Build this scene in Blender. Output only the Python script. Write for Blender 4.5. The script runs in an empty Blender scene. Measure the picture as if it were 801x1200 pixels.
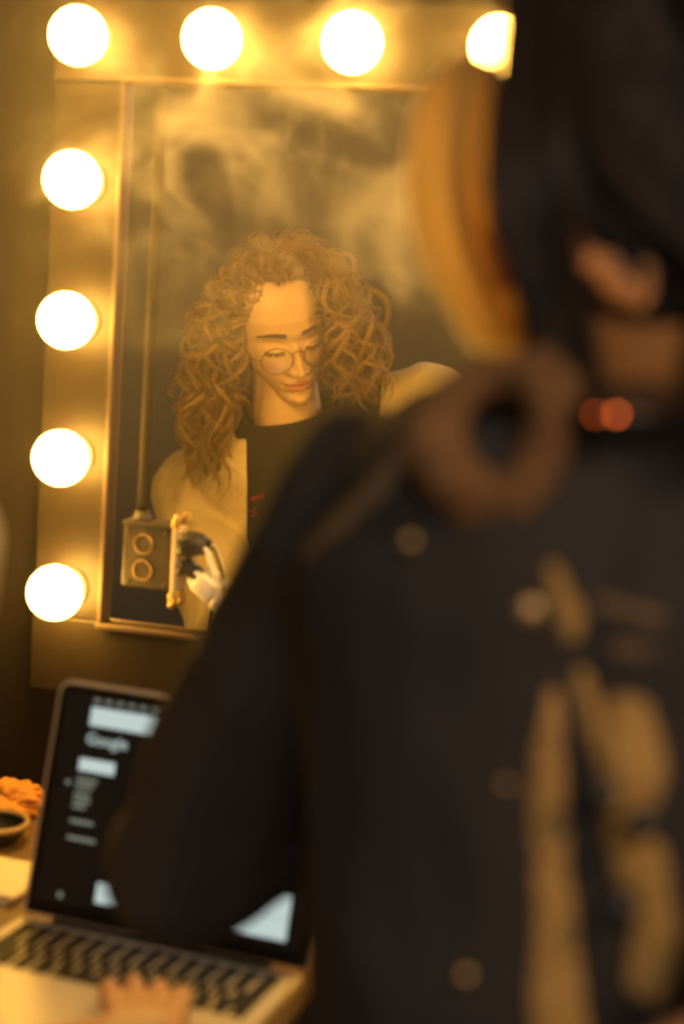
import bpy, bmesh, math, random
import numpy as np
from mathutils import Vector, Matrix, noise
from mathutils.bvhtree import BVHTree
random.seed(11); rng = np.random.default_rng(11)
S = bpy.context.scene
C = S.collection
PI = math.pi
ZO = 1.67                                   # height of the top row of bulbs above the floor

# ------------------------------------------------------------ camera
CAM = Vector((.792, -1.78, 1.40)); YAW, PITCH, ROLL, FPX = .254, .133, .065, 1900.0
cy, sy, cp, sp, cr, sr = math.cos(YAW), math.sin(YAW), math.cos(PITCH), math.sin(PITCH), math.cos(ROLL), math.sin(ROLL)
FWD = Vector((-sy*cp, cy*cp, -sp)); R0 = Vector((cy, sy, 0)); U0 = R0.cross(FWD)
RGT = cr*R0 + sr*U0; UPV = -sr*R0 + cr*U0
cam = bpy.data.objects.new('camera', bpy.data.cameras.new('camera')); C.objects.link(cam)
cam.matrix_world = Matrix(((RGT.x, UPV.x, -FWD.x, CAM.x), (RGT.y, UPV.y, -FWD.y, CAM.y), (RGT.z, UPV.z, -FWD.z, CAM.z), (0, 0, 0, 1)))
cam.data.sensor_fit = 'VERTICAL'; cam.data.sensor_height = 36; cam.data.sensor_width = 24.03
cam.data.lens = FPX/1200*36
cam.data.clip_start = .05
cam.data.dof.use_dof = True; cam.data.dof.focus_distance = 2.33; cam.data.dof.aperture_fstop = 1.9
S.camera = cam

def ray(px, py): return FWD + (px-400.5)/FPX*RGT - (py-600)/FPX*UPV
def atd(px, py, D): return CAM + ray(px, py)*D                      # a pixel at a depth
def aty(px, py, Y): d = ray(px, py); return CAM + d*((Y-CAM.y)/d.y)  # a pixel on a plane parallel to the mirror
def atz(px, py, Z): d = ray(px, py); return CAM + d*((Z-CAM.z)/d.z)  # a pixel on a level plane
def pj(P):
    d = P-CAM; z = d.dot(FWD); return 400.5+FPX*d.dot(RGT)/z, 600-FPX*d.dot(UPV)/z

# ------------------------------------------------------------ light, exposure
W = bpy.data.worlds.new('world'); S.world = W; W.use_nodes = True
W.node_tree.nodes['Background'].inputs[0].default_value = (.0160, .0125, .0085, 1)
W.node_tree.nodes['Background'].inputs[1].default_value = 1.0
S.view_settings.view_transform = 'Standard'; S.view_settings.look = 'None'
S.view_settings.exposure = 0; S.view_settings.gamma = 1; S.view_settings.use_curve_mapping = False
BULB_COL = (1.0, .51, .080); BULB_STR = 60.0
lamp = bpy.data.objects.new('ceiling_spot', bpy.data.lights.new('ceiling_spot', 'SPOT')); C.objects.link(lamp)
lamp.location = (2.3, -2.3, 2.9); lamp.data.energy = 86; lamp.data.color = (1, .56, .25); lamp.data.shadow_soft_size = .12
lamp.data.spot_size = 1.0; lamp.data.spot_blend = .7
lamp.rotation_euler = (Vector((.68, -.8, 1.15))-lamp.location).to_track_quat('-Z', 'Y').to_euler()
pan = bpy.data.objects.new('ceiling_panel', bpy.data.lights.new('ceiling_panel', 'AREA')); C.objects.link(pan)  # soft fill added behind the camera to lift the black jacket
pan.location = (1.5, -3.7, 2.7); pan.data.shape = 'SQUARE'; pan.data.size = 1.4; pan.data.energy = 33; pan.data.color = (1, .82, .68)
pan.rotation_euler = (Vector((.75, -.8, 1.1))-pan.location).to_track_quat('-Z', 'Y').to_euler()
S.cycles.use_denoising = True
S.cycles.max_bounces = 8; S.cycles.volume_bounces = 1; S.cycles.transparent_max_bounces = 12
S.cycles.sample_clamp_indirect = 3.0; S.cycles.volume_step_rate = 1.0; S.cycles.volume_max_steps = 96
S.cycles.caustics_reflective = False; S.cycles.caustics_refractive = False

# ------------------------------------------------------------ materials
def mat(name, col, rough=.6, metal=0, emit=None, estr=0, spec=.5, sheen=0, bump=None, var=None, subs=0, trans=None):
    m = bpy.data.materials.new(name); m.use_nodes = True; nt = m.node_tree; b = nt.nodes['Principled BSDF']
    b.inputs['Base Color'].default_value = (*col, 1); b.inputs['Roughness'].default_value = rough
    b.inputs['Metallic'].default_value = metal; b.inputs['Specular IOR Level'].default_value = spec
    if sheen: b.inputs['Sheen Weight'].default_value = sheen; b.inputs['Sheen Roughness'].default_value = .5
    if emit: b.inputs['Emission Color'].default_value = (*emit, 1); b.inputs['Emission Strength'].default_value = estr
    if subs: b.inputs['Subsurface Weight'].default_value = subs; b.inputs['Subsurface Radius'].default_value = (.012, .005, .003); b.inputs['Subsurface Scale'].default_value = 1.0
    if var:                                                      # (scale, second colour, detail)
        t = nt.nodes.new('ShaderNodeTexNoise'); t.inputs['Scale'].default_value = var[0]; t.inputs['Detail'].default_value = var[2] if len(var) > 2 else 4
        co = nt.nodes.new('ShaderNodeTexCoord'); nt.links.new(co.outputs['Object'], t.inputs['Vector'])
        r = nt.nodes.new('ShaderNodeValToRGB'); r.color_ramp.elements[0].position = .35; r.color_ramp.elements[1].position = .68
        r.color_ramp.elements[0].color = (*col, 1); r.color_ramp.elements[1].color = (*var[1], 1)
        nt.links.new(t.outputs['Fac'], r.inputs[0]); nt.links.new(r.outputs[0], b.inputs['Base Color'])
    if bump:                                                     # (scale, strength, distance)
        t = nt.nodes.new('ShaderNodeTexNoise'); t.inputs['Scale'].default_value = bump[0]; t.inputs['Detail'].default_value = 3
        co = nt.nodes.new('ShaderNodeTexCoord'); nt.links.new(co.outputs['Object'], t.inputs['Vector'])
        bp = nt.nodes.new('ShaderNodeBump'); bp.inputs['Strength'].default_value = bump[1]; bp.inputs['Distance'].default_value = bump[2]
        nt.links.new(t.outputs['Fac'], bp.inputs['Height']); nt.links.new(bp.outputs[0], b.inputs['Normal'])
    return m
M = dict(
    wall=mat('wall_paint', (.018, .013, .009), .8, spec=.2, var=(3, (.013, .009, .006)), bump=(60, .2, .002)),
    floor=mat('floor_dark', (.03, .025, .02), .6, var=(5, (.05, .04, .03))),
    frame=mat('frame_paint', (.027, .0195, .0105), .45, spec=.3, var=(7, (.021, .015, .008)), bump=(90, .12, .001)),
    trim=mat('trim_wood', (.10, .065, .032), .5),
    table=mat('table_laminate', (.22, .15, .08), .35, var=(12, (.16, .1, .05))),
    socket=mat('socket_ceramic', (.5, .42, .3), .4),
    mirror=mat('mirror_silver', (.93, .92, .9), .012, 1),
    steel=mat('galvanised_steel', (.060, .047, .028), .5, .1, var=(60, (.035, .027, .016)), bump=(200, .15, .001)),
    pipe=mat('dull_pipe', (.028, .022, .014), .7, spec=.2),
    brass=mat('brass', (.62, .42, .17), .45, .8),
    plate=mat('outlet_plate', (.75, .6, .35), .45),
    black=mat('black_plastic', (.02, .018, .016), .4),
    white=mat('white_plastic', (.95, .92, .82), .4),
    alu=mat('laptop_aluminium', (.78, .70, .54), .42, .1),
    bezel=mat('laptop_bezel', (.006, .006, .006), .45, spec=.2),
    rubber=mat('dark_hinge', (.03, .025, .02), .5),
    key=mat('key_plastic', (.03, .028, .022), .6, spec=.3),
    screen_dark=mat('screen_dark', (.004, .004, .004), .3, emit=(.5, .5, .5), estr=.006, spec=.2),
    screen_white=mat('screen_white', (.02, .02, .02), .3, emit=(.82, 1, .95), estr=.62),
    screen_grey=mat('screen_grey', (.02, .02, .02), .3, emit=(.9, 1, .8), estr=.24),
    skin=None,
    tee=mat('black_cotton', (.012, .010, .009), .9, bump=(700, .3, .0006)),
    tee_red=mat('tee_print_red', (.5, .04, .02), .8),
    fleece=mat('cream_fleece', (.83, .70, .46), .95, sheen=.4, var=(26, (.70, .56, .33)), bump=(240, .5, .004)),
    trousers=mat('dark_trousers', (.02, .02, .022), .9),
    denim=mat('black_denim', (.044, .040, .037), .85, bump=(600, .4, .0008), spec=.25),
    denim_edge=mat('jacket_strap', (.20, .13, .065), .85),
    sherpa=mat('tan_sherpa', (.27, .145, .055), .95, bump=(140, .9, .006), var=(22, (.15, .075, .03))),
    lining=mat('cream_sherpa', (.62, .37, .11), .95, bump=(120, .9, .006), var=(20, (.42, .25, .07))),
    napkin=mat('orange_paper', (.80, .36, .07), .7),
    paper=mat('white_paper', (.85, .78, .62), .7),
    rim=mat('bowl_rim', (.45, .32, .16), .4),
    wire=mat('glasses_wire', (.20, .11, .05), .3, .8),
    shoe=mat('shoe_leather', (.02, .015, .012), .5),
    vape=mat('vape_metal', (.05, .045, .04), .35, .6),
    led=mat('red_status_light', (.3, .02, .01), .4, emit=(1, .15, .014), estr=8.5),
    led2=mat('dim_red_status_light', (.3, .02, .01), .4, emit=(1, .14, .014), estr=3.0),
)
m = bpy.data.materials.new('bulb_glow'); m.use_nodes = True; nt = m.node_tree; nt.nodes.clear()
e = nt.nodes.new('ShaderNodeEmission'); e.inputs[0].default_value = (*BULB_COL, 1); e.inputs[1].default_value = BULB_STR
o_ = nt.nodes.new('ShaderNodeOutputMaterial'); nt.links.new(e.outputs[0], o_.inputs[0]); M['bulb'] = m

def skin_mat():
    m = mat('skin', (.72, .42, .26), .5, subs=.12, bump=(300, .1, .0006)); nt = m.node_tree; b = nt.nodes['Principled BSDF']
    a = nt.nodes.new('ShaderNodeAttribute'); a.attribute_name = 'tone'
    nt.links.new(a.outputs['Color'], b.inputs['Base Color']); return m
M['skin'] = skin_mat()
def hair_mat(name, col, col2, trans=.25, rough=.38, locks=False):
    m = bpy.data.materials.new(name); m.use_nodes = True; nt = m.node_tree; b = nt.nodes['Principled BSDF']
    b.inputs['Roughness'].default_value = rough
    hi = nt.nodes.new('ShaderNodeHairInfo'); mx = nt.nodes.new('ShaderNodeMix'); mx.data_type = 'RGBA'
    mx.inputs[6].default_value = (*col, 1); mx.inputs[7].default_value = (*col2, 1)
    if locks:
        at = nt.nodes.new('ShaderNodeAttribute'); at.attribute_name = 'lock'; ma = nt.nodes.new('ShaderNodeMix'); ma.inputs[0].default_value = .30
        nt.links.new(at.outputs['Fac'], ma.inputs[2]); nt.links.new(hi.outputs['Random'], ma.inputs[3]); nt.links.new(ma.outputs[0], mx.inputs[0])
    else: nt.links.new(hi.outputs['Random'], mx.inputs[0])
    nt.links.new(mx.outputs[2], b.inputs['Base Color'])
    if trans:
        t = nt.nodes.new('ShaderNodeBsdfTranslucent'); nt.links.new(mx.outputs[2], t.inputs[0])
        ms = nt.nodes.new('ShaderNodeMixShader'); ms.inputs[0].default_value = trans
        out = nt.nodes['Material Output']; nt.links.new(b.outputs[0], ms.inputs[1]); nt.links.new(t.outputs[0], ms.inputs[2]); nt.links.new(ms.outputs[0], out.inputs[0])
    return m
M['hair_curly'] = hair_mat('brown_curly_hair', (.040, .021, .0065), (.56, .35, .12), .08, .28, True)
M['hair_dark'] = hair_mat('dark_hair', (.022, .014, .010), (.05, .03, .018), .1)
M['hair_blond'] = hair_mat('golden_hair', (1, .86, .46), (1, .91, .56), .85)
M['scalp'] = mat('scalp_hair', (.05, .024, .010), .8)
M['scalp_dark'] = mat('scalp_dark_hair', (.02, .013, .010), .8)
m = bpy.data.materials.new('clear_lens'); m.use_nodes = True; nt = m.node_tree; nt.nodes.clear()
tr = nt.nodes.new('ShaderNodeBsdfTransparent'); gl = nt.nodes.new('ShaderNodeBsdfGlossy'); gl.inputs['Roughness'].default_value = .05
mx = nt.nodes.new('ShaderNodeMixShader'); mx.inputs[0].default_value = .05; o_ = nt.nodes.new('ShaderNodeOutputMaterial')
nt.links.new(tr.outputs[0], mx.inputs[1]); nt.links.new(gl.outputs[0], mx.inputs[2]); nt.links.new(mx.outputs[0], o_.inputs[0]); M['lens'] = m

# ------------------------------------------------------------ builders
def link(name, me, m=None, parent=None, smooth=True):
    o = bpy.data.objects.new(name, me); C.objects.link(o)
    if m is not None: me.materials.append(m)
    if smooth and hasattr(me, 'polygons'):
        me.polygons.foreach_set('use_smooth', [True]*len(me.polygons))
    if parent: o.parent = parent; o.matrix_parent_inverse = parent.matrix_world.inverted()
    return o
def tag(o, label, cat, group=None, kind=None):
    if label: o['label'] = label
    if cat: o['category'] = cat
    if group: o['group'] = group
    if kind: o['kind'] = kind
    return o
def thing(name, loc, label, cat, group=None):
    o = bpy.data.objects.new(name, None); C.objects.link(o); o.location = loc; o.empty_display_size = .05
    bpy.context.view_layer.update()
    return tag(o, label, cat, group)
def bm_mesh(name, bm):
    me = bpy.data.meshes.new(name); bm.normal_update(); bm.to_mesh(me); bm.free(); return me
def box_bm(bm, x0, x1, y0, y1, z0, z1, bev=.002, mtx=None, seg=2):
    t = bmesh.new(); bmesh.ops.create_cube(t, size=1)
    for v in t.verts: v.co = Vector(((x0+x1)/2+v.co.x*(x1-x0), (y0+y1)/2+v.co.y*(y1-y0), (z0+z1)/2+v.co.z*(z1-z0)))
    if bev: bmesh.ops.bevel(t, geom=t.edges[:], offset=bev, segments=seg, affect='EDGES', profile=.5)
    if mtx: t.transform(mtx)
    me = bpy.data.meshes.new('t'); t.to_mesh(me); t.free(); bm.from_mesh(me); bpy.data.meshes.remove(me)
def box(name, x0, x1, y0, y1, z0, z1, m, parent=None, bev=.002, mtx=None, smooth=False):
    bm = bmesh.new(); box_bm(bm, x0, x1, y0, y1, z0, z1, bev, mtx); return link(name, bm_mesh(name, bm), m, parent, smooth)
def lathe_bm(bm, prof, mtx=None, n=40):                              # prof: (radius, z)
    rings = []
    for r, z in prof:
        rings.append([bm.verts.new(Vector((r*math.cos(2*PI*i/n), r*math.sin(2*PI*i/n), z))) for i in range(n)] if r > 1e-6 else [bm.verts.new(Vector((0, 0, z)))])
    vs = [v for r in rings for v in r]
    for a, b in zip(rings, rings[1:]):
        for i in range(n):
            q = [a[i % len(a)], a[(i+1) % len(a)], b[(i+1) % len(b)], b[i % len(b)]]
            q = list(dict.fromkeys(q))
            if len(q) > 2: bm.faces.new(q)
    if mtx:
        for v in vs: v.co = mtx @ v.co
def lathe(name, prof, m, parent=None, mtx=None, n=40):
    bm = bmesh.new(); lathe_bm(bm, prof, mtx, n); bmesh.ops.recalc_face_normals(bm, faces=bm.faces[:]); return link(name, bm_mesh(name, bm), m, parent)
def tube_bm(bm, pts, rad, n=10, closed=False):
    pts = [Vector(p) for p in pts]; N = len(pts); rs = rad if isinstance(rad, (list, tuple)) else [rad]*N
    rings = []; prev = None
    for i, p in enumerate(pts):
        if closed: t = (pts[(i+1) % N]-pts[i-1]).normalized()
        else: t = (pts[min(i+1, N-1)]-pts[max(i-1, 0)]).normalized()
        a = prev if prev is not None else (Vector((0, 0, 1)) if abs(t.z) < .9 else Vector((1, 0, 0)))
        u = (a-t*a.dot(t)).normalized(); v = t.cross(u); prev = u
        rings.append([bm.verts.new(p+rs[i]*(u*math.cos(2*PI*k/n)+v*math.sin(2*PI*k/n))) for k in range(n)])
    for i in range(N if closed else N-1):
        a, b = rings[i], rings[(i+1) % N]
        for k in range(n): bm.faces.new((a[k], a[(k+1) % n], b[(k+1) % n], b[k]))
    if not closed: bm.faces.new(rings[0][::-1]); bm.faces.new(rings[-1])
def tube(name, pts, rad, m, parent=None, n=10, closed=False):
    bm = bmesh.new(); tube_bm(bm, pts, rad, n, closed); bmesh.ops.recalc_face_normals(bm, faces=bm.faces[:]); return link(name, bm_mesh(name, bm), m, parent)
def smooth_path(pts, n=8):
    P = [Vector(p) for p in pts]; P = [P[0]*2-P[1]]+P+[P[-1]*2-P[-2]]; out = []
    for i in range(1, len(P)-2):
        for k in range(n):
            t = k/n; a, b, c, d = P[i-1:i+3]
            out.append(.5*((2*b)+(c-a)*t+(2*a-5*b+4*c-d)*t*t+(3*b-a-3*c+d)*t**3))
    out.append(P[-2]); return out
def frame_to(a, b):
    return Matrix.Translation(a) @ (b-a).to_track_quat('Z', 'Y').to_matrix().to_4x4()
def capsule_bm(bm, a, b, ra, rb, n=20):
    a, b = Vector(a), Vector(b); L = max((b-a).length, 1e-5); prof = [(0, -ra)]
    for i in range(1, 7): t = i/7*PI/2; prof.append((ra*math.sin(t), -ra*math.cos(t)))
    prof += [(ra, 0), (rb, L)]
    for i in range(1, 7): t = i/7*PI/2; prof.append((rb*math.cos(t), L+rb*math.sin(t)))
    prof.append((0, L+rb))
    lathe_bm(bm, prof, frame_to(a, b) if (b-a).length > 1e-5 else Matrix.Translation(a), n)
def ellip_bm(bm, c, r, rot=None):
    t = Matrix.Translation(c) @ (rot.to_4x4() if rot else Matrix.Identity(4)) @ Matrix.Diagonal((*r, 1))
    bmesh.ops.create_uvsphere(bm, u_segments=28, v_segments=18, radius=1, matrix=t)
def remesh(bm, voxel, smooth=6, disp=None):
    bmesh.ops.recalc_face_normals(bm, faces=bm.faces[:])
    me = bpy.data.meshes.new('tmp'); bm.to_mesh(me); bm.free()
    o = bpy.data.objects.new('tmp', me); C.objects.link(o)
    r = o.modifiers.new('r', 'REMESH'); r.mode = 'VOXEL'; r.voxel_size = voxel
    if smooth: s = o.modifiers.new('s', 'SMOOTH'); s.iterations = smooth; s.factor = .5
    bpy.context.view_layer.update(); dg = bpy.context.evaluated_depsgraph_get()
    out = bpy.data.meshes.new_from_object(o.evaluated_get(dg)); bpy.data.objects.remove(o); bpy.data.meshes.remove(me)
    if disp:
        nrm = [v.normal.copy() for v in out.vertices]
        for v, nn in zip(out.vertices, nrm): v.co += nn*disp(v.co)
    out.materials.clear(); return out
def chain(bm, pts, rs):
    for i in range(len(pts)-1): capsule_bm(bm, pts[i], pts[i+1], rs[i], rs[i+1])
def flip_y(me):                                                    # a mesh built as the mirror shows it, moved to where it really stands
    co = np.empty(len(me.vertices)*3, 'f'); me.vertices.foreach_get('co', co); co = co.reshape(-1, 3); co[:, 1] *= -1
    me.vertices.foreach_set('co', co.ravel()); me.flip_normals(); me.update(); return me
def set_tone(me, cols):
    a = me.color_attributes.new('tone', 'FLOAT_COLOR', 'POINT'); a.data.foreach_set('color', np.asarray(cols, 'f').ravel())
def join_meshes(name, mes):
    bm = bmesh.new()
    for me in mes: bm.from_mesh(me)
    return bm_mesh(name, bm)
def strands(name, arr, rad, m, parent=None, taper=True, lock=None):           # arr: (strands, points, 3)
    n, k, _ = arr.shape
    h = bpy.data.hair_curves.new(name); h.add_curves([k]*n)
    h.attributes['position'].data.foreach_set('vector', np.ascontiguousarray(arr, 'f').ravel()) if 'position' in h.attributes else None
    ra = h.attributes.get('radius') or h.attributes.new('radius', 'FLOAT', 'POINT')
    t = np.linspace(0, 1, k); r = rad*(1-.75*t**3) if taper else np.full(k, rad)
    ra.data.foreach_set('value', np.tile(r, n).astype('f')); h.materials.append(m)
    if lock is not None: h.attributes.new('lock', 'FLOAT', 'CURVE').data.foreach_set('value', lock.astype('f'))
    o = bpy.data.objects.new(name, h); C.objects.link(o)
    if parent: o.parent = parent; o.matrix_parent_inverse = parent.matrix_world.inverted()
    return o

# ------------------------------------------------------------ the room
tag(box('wall_back', -2.2, 3.2, .035, .15, 0, 2.7, M['wall'], bev=0), None, None, kind='structure')
tag(box('floor', -2.2, 3.2, -4.2, .15, -.05, 0, M['floor'], bev=0), None, None, kind='structure')

# dressing table with a thick top, apron and legs
TZ = ZO-.92
tb = thing('dressing_table', (.5, -.3, 0), 'brown laminate dressing table under the lighted mirror, carrying the laptop', 'table')
box('tabletop', -1.0, 1.5, -.60, .03, TZ-.035, TZ, M['table'], tb, .004)
box('apron', -.95, 1.45, -.54, -.52, TZ-.12, TZ-.036, M['table'], tb)
for x in (-.93, 1.40):
    for y in (-.55, -.02): box('leg', x, x+.045, y, y+.045, 0, TZ-.036, M['table'], tb)

# vanity mirror
XI0, XI1, ZI1, ZI0 = .045, .60, ZO-.045, ZO-.677
XO0, XO1, ZO1, ZO0 = -.048, .695, ZO+.048, ZO-.7685
vm = thing('vanity_mirror', (.3, .03, ZO0), 'large wall mirror in a wide brown frame studded with globe bulbs', 'mirror')
box('mirror_glass', XI0-.01, XI1+.01, .002, .010, ZI0-.01, ZI1+.01, M['mirror'], vm, 0)
for x0, x1 in ((XI0-.005, XI0), (XI1, XI1+.005)): box('mirror_trim', x0, x1, -.013, .012, ZI0, ZI1, M['trim'], vm, .0008)
for z0, z1 in ((ZI0-.005, ZI0), (ZI1, ZI1+.005)): box('mirror_trim', XI0-.005, XI1+.005, -.019, .012, z0, z1, M['trim'], vm, .0008)
box('frame_side', XO0, XI0, 0, .034, ZI0, ZI1, M['frame'], vm, .0015)
box('frame_side', XI1, XO1, 0, .034, ZI0, ZI1, M['frame'], vm, .0015)
box('frame_top', XO0, XO1, -.004, .034, ZI1, ZO1, M['frame'], vm, .002)
box('frame_bottom', XO0, XO1, -.005, .034, ZO0, ZI0, M['frame'], vm, .002)

# globe bulbs
def make_bulb(x, z, label):
    t = thing('light_bulb', (x, 0, z), label, 'light bulb', 'globe bulbs around the mirror')
    R = Matrix.Translation((x, 0, z)) @ Matrix.Rotation(PI/2, 4, 'X')
    r, c = .0326, .041
    prof = [(0.0145, .011), (.015, .0125)]
    for i in range(1, 20):
        a = PI - .48 - i/19*(PI-.48); prof.append((r*math.sin(a), c+r*math.cos(a)))
    prof[-1] = (0, c+r)
    lathe('globe', prof, M['bulb'], t, R, 32)
    lathe('socket', [(0, .0), (.024, .0), (.024, .004), (.019, .007), (.018, .011), (0, .011)], M['socket'], t, R, 32)
    return t
first = make_bulb(-.0025, ZO, 'globe bulb glowing at the top left corner of the mirror frame')
def dup(o, loc, label):
    r = o.copy(); C.objects.link(r); r.location = loc; r['label'] = label
    for ch in o.children:
        c = ch.copy(); C.objects.link(c); c.parent = r; c.matrix_parent_inverse = ch.matrix_parent_inverse.copy()
    return r
for x, z, lb in [(.160, 0, 'globe bulb glowing in the top row, next to the corner one'),
                 (.3205, 0, 'globe bulb glowing in the top row over the curly haired reflection, third from the corner'),
                 (.4815, 0, 'globe bulb in the top row half hidden by the dark haired head'),
                 (0, -.16, 'globe bulb on the left frame side, first below the corner bulb'),
                 (0, -.32, 'globe bulb on the left frame side level with the reflected face'),
                 (0, -.48, 'globe bulb on the left frame side just above the electrical box level'),
                 (0, -.64, 'lowest globe bulb on the left frame side, just above the laptop'),
                 (.650, 0, 'globe bulb at the top right corner of the frame, behind the dark haired head'),
                 (.650, -.16, 'highest globe bulb on the right frame side, behind the dark haired head'),
                 (.650, -.32, 'second globe bulb down the right frame side, behind the tan collar'),
                 (.650, -.48, 'third globe bulb down the right frame side, behind the denim jacket'),
                 (.650, -.64, 'lowest globe bulb on the right frame side, behind the denim jacket')]:
    dup(first, (x-.0025, 0, ZO+z), lb)

# ------------------------------------------------------------ electrical box, conduit, plugs on the mirror
YB = -.012                                                   # plane of the front of the box
def b_(px, py, y=YB): return aty(px, py, y)
p0, p1 = b_(145, 613), b_(199, 688)
bx0, bx1, bz1, bz0 = p0.x, p1.x, p0.z, b_(143, 686).z
cd = thing('electrical_box', (bx0, .012, bz0), 'square steel electrical box with two round knockouts fixed against the mirror at lower left', 'electrical box')
box('box_body', bx0, bx1, YB, .013, bz0, bz1, M['steel'], cd, .002)
box('box_lip', bx0-.001, bx1+.002, YB-.003, .013, bz1-.001, bz1+.004, M['steel'], cd, .001)
hw = (bz1-bz0)
for f in (.70, .28):
    c = Vector((bx0+.026, YB-.0008, bz0+hw*f)); pts = [c+Vector((.0115*math.cos(a), 0, .0115*math.sin(a))) for a in [i/24*2*PI for i in range(24)]]
    tube('knockout', pts, .0006, M['brass'], cd, 6, True)
for x, z in ((bx0+.006, bz1-.006), (bx1-.008, bz1-.006), (bx0+.008, bz0+.006), (bx1-.008, bz0+.005)):
    lathe('screw', [(0, 0), (.0028, 0), (.0022, .0016), (0, .0018)], M['steel'], cd, Matrix.Translation((x, YB, z)) @ Matrix.Rotation(PI/2, 4, 'X'), 12)
box('outlet_plate', bx1+.0005, bx1+.0085, YB-.004, .012, bz0-.002, bz1+.002, M['plate'], cd, .0025)
for s, zz in ((1, bz1+.006), (-1, bz0-.008)):
    bm = bmesh.new()
    box_bm(bm, bx1-.001, bx1+.009, YB-.004, YB+.002, zz-.006, zz+.006, .002)
    lathe_bm(bm, [(0, -.006), (.0042, -.006), (.0042, .004), (0, .005)], Matrix.Translation((bx1+.005, YB-.002, zz+s*.006)) @ Matrix.Rotation(.5, 4, 'Y'), 10)
    link('mounting_ear', bm_mesh('ear', bm), M['brass'], cd)
lathe('locknut', [(0, 0), (.012, 0), (.013, .004), (.009, .006), (.009, .012), (0, .012)], M['steel'], cd, Matrix.Translation((bx0+.017, 0, bz1+.003)), 8)
xt = b_(190, 105, 0).x
ct = tag(tube('conduit_pipe', [(bx0+.017, -.001, bz1+.008), (bx0+.017, -.001, ZI1-.001)], .0055, M['pipe']), 'thin steel conduit pipe running down the left side of the mirror to the electrical box', 'pipe')

# plugs
a, b, c = Vector((bx1+.009, YB+.004, b_(205, 638).z)), b_(228, 641, YB+.002), b_(239, 643, YB+.002)
ax = (b-a)
pg = thing('power_plug', a, 'black power plug with a white cable in the upper socket of the electrical box', 'plug', None)
def loft(name, stations, m, parent, n=24, e=.6):               # stations: (point, half width, half height)
    bm = bmesh.new(); rings = []
    for i, (p, w, h) in enumerate(stations):
        q = stations[min(i+1, len(stations)-1)][0]-stations[max(i-1, 0)][0]; t = q.normalized(); u = Vector((0, 1, 0)); u = (u-t*u.dot(t)).normalized(); v = t.cross(u)
        ring = []
        for k in range(n):
            a_ = 2*PI*k/n; ca, sa = math.cos(a_), math.sin(a_)
            ring.append(bm.verts.new(p+u*w*math.copysign(abs(ca)**e, ca)+v*h*math.copysign(abs(sa)**e, sa)))
        rings.append(ring)
    for r1, r2 in zip(rings, rings[1:]):
        for k in range(n): bm.faces.new((r1[k], r1[(k+1) % n], r2[(k+1) % n], r2[k]))
    bm.faces.new(rings[0][::-1]); bm.faces.new(rings[-1]); bmesh.ops.recalc_face_normals(bm, faces=bm.faces[:])
    return link(name, bm_mesh(name, bm), m, parent)
L = lambda t: a.lerp(c, t)
loft('plug_body', [(L(0), .011, .0125), (L(.03), .012, .0135), (L(.35), .012, .0135), (L(.6), .010, .0125), (L(.8), .008, .009), (L(.86), .006, .0065), (L(.88), .0075, .008), (L(.96), .0075, .008), (L(1), .005, .005)], M['black'], pg)
cab = [L(.97), b_(243, 648, YB), b_(249, 665, YB), b_(253, 680, YB), b_(255, 694, YB+.002), b_(262, 715, YB-.01), b_(285, 760, YB-.03), b_(300, 800, YB-.05)]
tube('cable', smooth_path(cab, 8), .0034, M['white'], pg, 10)
a2, c2 = Vector((bx1+.009, YB+.004, b_(205, 664).z)), b_(234, 678, YB+.002)
pl = thing('power_plug', a2, 'small black plug in the lower socket joined to a white adapter', 'plug', None)
L2 = lambda t: a2.lerp(c2, t)
loft('plug_body', [(L2(0), .008, .009), (L2(.2), .009, .009), (L2(.4), .007, .006), (L2(.5), .008, .0055), (L2(.95), .0065, .005), (L2(1), .005, .004)], M['black'], pl)
ac = b_(240, 688, YB)
bm = bmesh.new()
rot = Matrix.Translation(ac) @ Matrix.Rotation(.62, 4, 'Y')
box_bm(bm, -.013, .015, -.010, .012, -.011, .0135, .003, rot, 3)
box_bm(bm, -.021, -.010, -.004, .008, -.010, .009, .003, rot, 3)
lathe_bm(bm, [(0, 0), (.009, 0), (.012, .006), (.010, .014), (0, .016)], Matrix.Translation(b_(248, 702, YB)) @ Matrix.Rotation(2.0, 4, 'Y'), 16)
link('adapter', bm_mesh('ad', bm), M['white'], pl)
tube('adapter_cord', smooth_path([b_(248, 703, YB), b_(246, 716, YB), b_(243, 735, YB-.004), b_(250, 760, YB-.02)], 6), .0022, M['black'], pl, 8)

# ------------------------------------------------------------ laptop
LA = math.radians(-4.6); hl = Vector((.116, -.352, TZ)); LW, LD, LT = .304, .222, .0145
LM = Matrix.Translation(hl) @ Matrix.Rotation(LA, 4, 'Z')       # x along the hinge, -y towards the user
lp = thing('laptop', LM @ Vector((LW/2, -LD/2, 0)), 'silver open laptop with black keys and a dark web page on its screen', 'laptop')
def lbox(name, x0, x1, y0, y1, z0, z1, m, parent, bev=.002, mt=LM): return box(name, x0, x1, y0, y1, z0, z1, m, parent, bev, mt)
base = lbox('base', 0, LW, -LD, .002, .001, LT, M['alu'], lp, .003)
lbox('hinge', .035, LW-.035, -.004, .010, LT-.004, LT+.003, M['rubber'], lp, .002)
kb = lbox('keyboard_well', .012, LW-.012, -.116, -.014, LT-.0005, LT+.0003, M['alu'], lp, 0)
rows = [(14, .009, .020), (14, .0155, .033), (14, .0155, .0505), (13, .0155, .068), (12, .0155, .0855), (8, .0155, .103)]
pitch = (LW-.026)/14
def key(x0, x1, y0, y1):
    o = lbox('key', x0, x1, y0, y1, LT, LT+.0022, M['key'], kb, .0006); return o
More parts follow.
